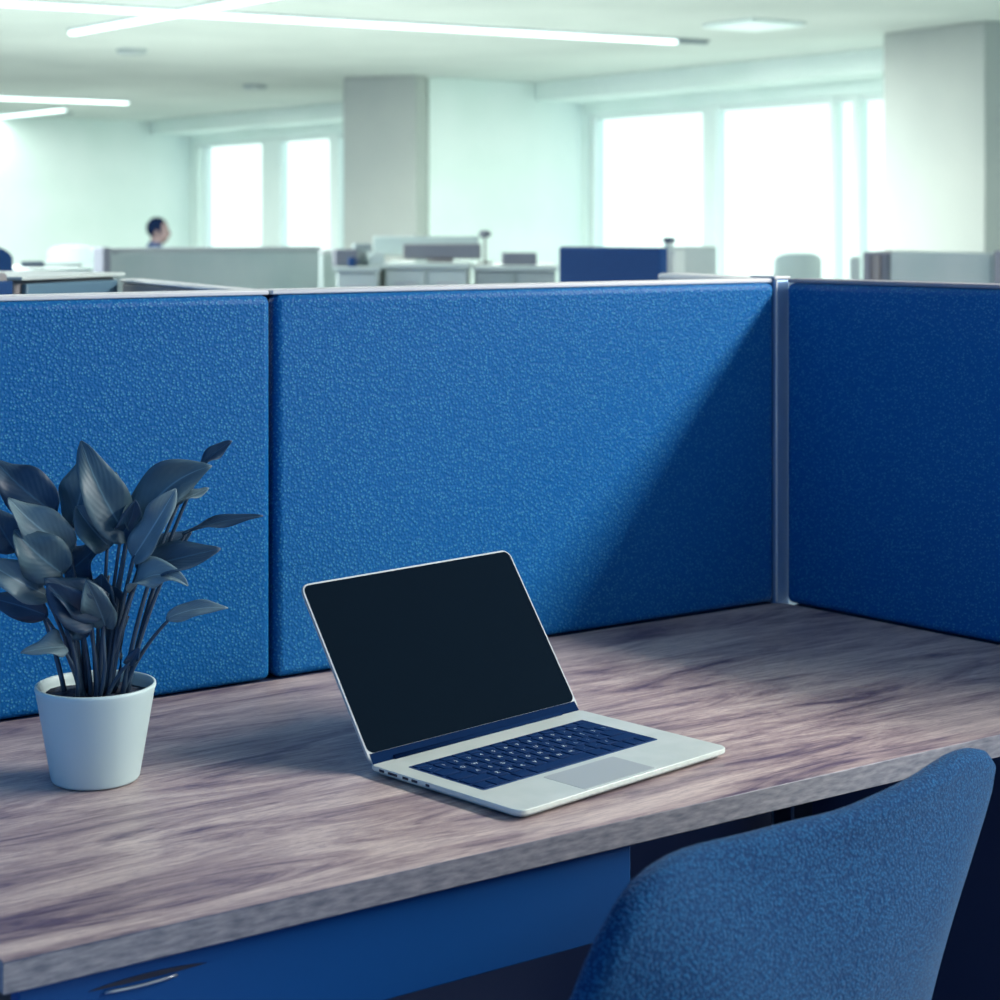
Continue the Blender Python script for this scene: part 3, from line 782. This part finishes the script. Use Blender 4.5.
# clutter on the small cabinet
for px, Z, hw, hd, hh, m, lb in ((345, 8.5, .05, .06, .075, 'mauve', 'mauve-grey box on the small white cabinet, leftmost there'),
                                 (362, 8.6, .04, .04, .10, 'palegrey', 'tall pale box on the small white cabinet'),
                                 (376, 8.5, .035, .04, .06, 'white', 'small white box at the right end of the small cabinet')):
    bm = NB(); box(bm, -hw, hw, -hd, hd, 0, hh, .005, 2)
    tag(obj('storage_box', bm, M[m], loc=on(px, Z, h3), rz=.2), lb, 'box')
t = thing('mug', 'blue mug in front of the boxes on the small white cabinet', 'mug', on(352, 8.36, h3))
bm = NB(); lathe(bm, [(0, 0), (.016, 0), (.018, .04), (.016, .04), (.014, .004), (0, .004)], 20); obj('mug_body', bm, M['blue_screen'], t)
bm = NB(); tube(bm, [(.017+.012*math.sin(math.pi*k/6), 0, .008+.024*k/6) for k in range(7)], .003, 6); obj('handle', bm, M['blue_screen'], t)
# low white desk with things behind the left cabinet
t, l_, h = block('office_desk', 'white desk with low clutter left of the wide grey partition', 'desk', 28, 92, 269, 7.6, 7.8, .6, None)
bm = NB(); box(bm, 0, l_, 0, .6, h-.025, h, .004, 2); obj('desktop', bm, M['white'], t)
for x in (.03, l_-.03):
    for y_ in (.04, .56):
        bm = NB(); box(bm, x-.02, x+.02, y_-.02, y_+.02, 0, h-.0255, .002, 1); obj('leg', bm, M['white'], t)
hd_ = h
bm = NB(); box(bm, -.08, .08, -.05, .05, 0, .016, .004, 2)
tag(obj('closed_notebook', bm, M['palegrey'], loc=on(62, 8.0, hd_), rz=.1), 'pale closed notebook on the white desk left of the wide partition', 'notebook')
t = thing('stapler', 'small dark stapler at the left of the white desk', 'stapler', on(33, 7.85, hd_), .2)
bm = NB(); box(bm, -.05, .05, -.012, .012, 0, .010, .003, 1); obj('base', bm, M['mauve'], t)
bm = NB(); box(bm, -.05, .045, -.010, .010, .0105, .026, .005, 2); obj('arm', bm, M['lid'], t)

# ------------------------------------------------------------------ seated person, facing right
PZ = 18.0; hp = at(159, 0, PZ); HT = CAMZ+(HOR-218)/FPX*PZ    # crown height
per = thing('person', 'person with short dark hair sitting behind the wide grey partition, facing right', 'person', (hp.x, hp.y, 0), 0)
def ell(bm, c, r, rot=None):
    m_ = Matrix.Translation(c) @ (rot or Matrix.Identity(4)) @ Matrix.Diagonal((r[0], r[1], r[2], 1))
    bmesh.ops.create_uvsphere(bm, u_segments=24, v_segments=16, radius=1, matrix=m_)
zc = HT-.125
bm = NB()
ell(bm, (-.008, 0, zc+.022), (.098, .078, .098)); ell(bm, (.032, 0, zc-.035), (.062, .06, .08)); ell(bm, (.052, 0, zc-.088), (.030, .034, .026))
ell(bm, (.098, 0, zc-.018), (.018, .011, .026), Matrix.Rotation(-.4, 4, 'Y')); ell(bm, (.088, 0, zc-.058), (.013, .024, .009))
for s in (-1, 1):
    ell(bm, (-.012, s*.077, zc-.012), (.018, .010, .032)); ell(bm, (.080, s*.030, zc+.012), (.012, .018, .008))
tube(bm, [(-.02, 0, zc-.05), (-.035, 0, zc-.15), (-.045, 0, zc-.20)], [.055, .057, .07], 20)
zs = zc-.23
ell(bm, (-.05, 0, zs-.02), (.085, .17, .07)); ell(bm, (-.055, 0, zs-.16), (.115, .165, .20)); ell(bm, (-.05, 0, zs-.36), (.11, .15, .16)); ell(bm, (-.05, 0, .56), (.13, .17, .11))
for s in (-1, 1):
    tube(bm, [(-.05, s*.17, zs-.02), (-.02, s*.20, zs-.17), (.02, s*.20, zs-.30)], [.055, .05, .042], 16)
    tube(bm, [(.02, s*.20, zs-.29), (.15, s*.18, zs-.30), (.27, s*.15, zs-.29)], [.042, .036, .027], 16)
    for k in range(4): tube(bm, [(.26, s*.15+(k-1.5)*.018, zs-.29), (.32, s*.15+(k-1.5)*.02, zs-.292), (.345-.008*abs(k-1.5), s*.15+(k-1.5)*.02, zs-.312)], [.012, .009, .007], 8)
    tube(bm, [(.25, s*.13, zs-.29), (.29, s*.105, zs-.30), (.31, s*.10, zs-.31)], [.012, .010, .008], 8)
    tube(bm, [(-.04, s*.09, .55), (.20, s*.10, .56), (.40, s*.10, .53)], [.095, .08, .062], 16)
    tube(bm, [(.40, s*.10, .53), (.40, s*.10, .28), (.38, s*.10, .08)], [.062, .055, .04], 16)
    ell(bm, (.43, s*.10, .045), (.13, .045, .045))
o = obj('body', bm, [M['skin'], M['shirt']], per)
r_ = o.modifiers.new('r', 'REMESH'); r_.mode = 'VOXEL'; r_.voxel_size = .009; r_.use_smooth_shade = True
s_ = o.modifiers.new('sm', 'SMOOTH'); s_.factor = .5; s_.iterations = 4
# hair cap
bm = NB(); ell(bm, (-.018, 0, zc+.030), (.103, .085, .105))
for v in list(bm.verts):
    if v.co.x > .035 and v.co.z < zc+.075: v.co.x = .035+(v.co.x-.035)*.25; 
    if v.co.z < zc-.045: v.co.z = zc-.045+(v.co.z-zc+.045)*.2
    v.co += v.normal*.003*noise.noise(v.co*40)
for f in bm.faces: f.smooth = True
obj('hair', bm, M['hair'], per)
for s in (-1, 1):
    bm = NB(); ell(bm, (.087, s*.030, zc+.002), (.008, .012, .007)); obj('eye', bm, M['hair'], per)
# shirt as its own shell
bm = NB()
ell(bm, (-.05, 0, zs-.02), (.095, .18, .078)); ell(bm, (-.055, 0, zs-.16), (.125, .175, .205)); ell(bm, (-.05, 0, zs-.36), (.12, .16, .17))
tube(bm, [(-.034, 0, zc-.105), (-.045, 0, zc-.19)], [.064, .085], 20)
for s in (-1, 1): tube(bm, [(-.05, s*.17, zs-.02), (-.02, s*.20, zs-.17), (.02, s*.20, zs-.30), (.17, s*.175, zs-.30)], [.064, .059, .052, .045], 16)
o = obj('shirt', bm, M['shirt'], per)
r_ = o.modifiers.new('r', 'REMESH'); r_.mode = 'VOXEL'; r_.voxel_size = .009; r_.use_smooth_shade = True
bm = NB(); 
ell(bm, (-.05, 0, .56), (.14, .18, .115))
for s in (-1, 1): tube(bm, [(-.04, s*.09, .55), (.20, s*.10, .56), (.40, s*.10, .53), (.40, s*.10, .28), (.38, s*.10, .10)], [.103, .088, .074, .062, .055], 16)
o = obj('trousers', bm, M['lid'], per)
r_ = o.modifiers.new('r', 'REMESH'); r_.mode = 'VOXEL'; r_.voxel_size = .01; r_.use_smooth_shade = True
shell_chair(159-34, 262, PZ, 50, 'chair carrying the seated person behind the wide partition', M['mauve'], -math.pi/2)
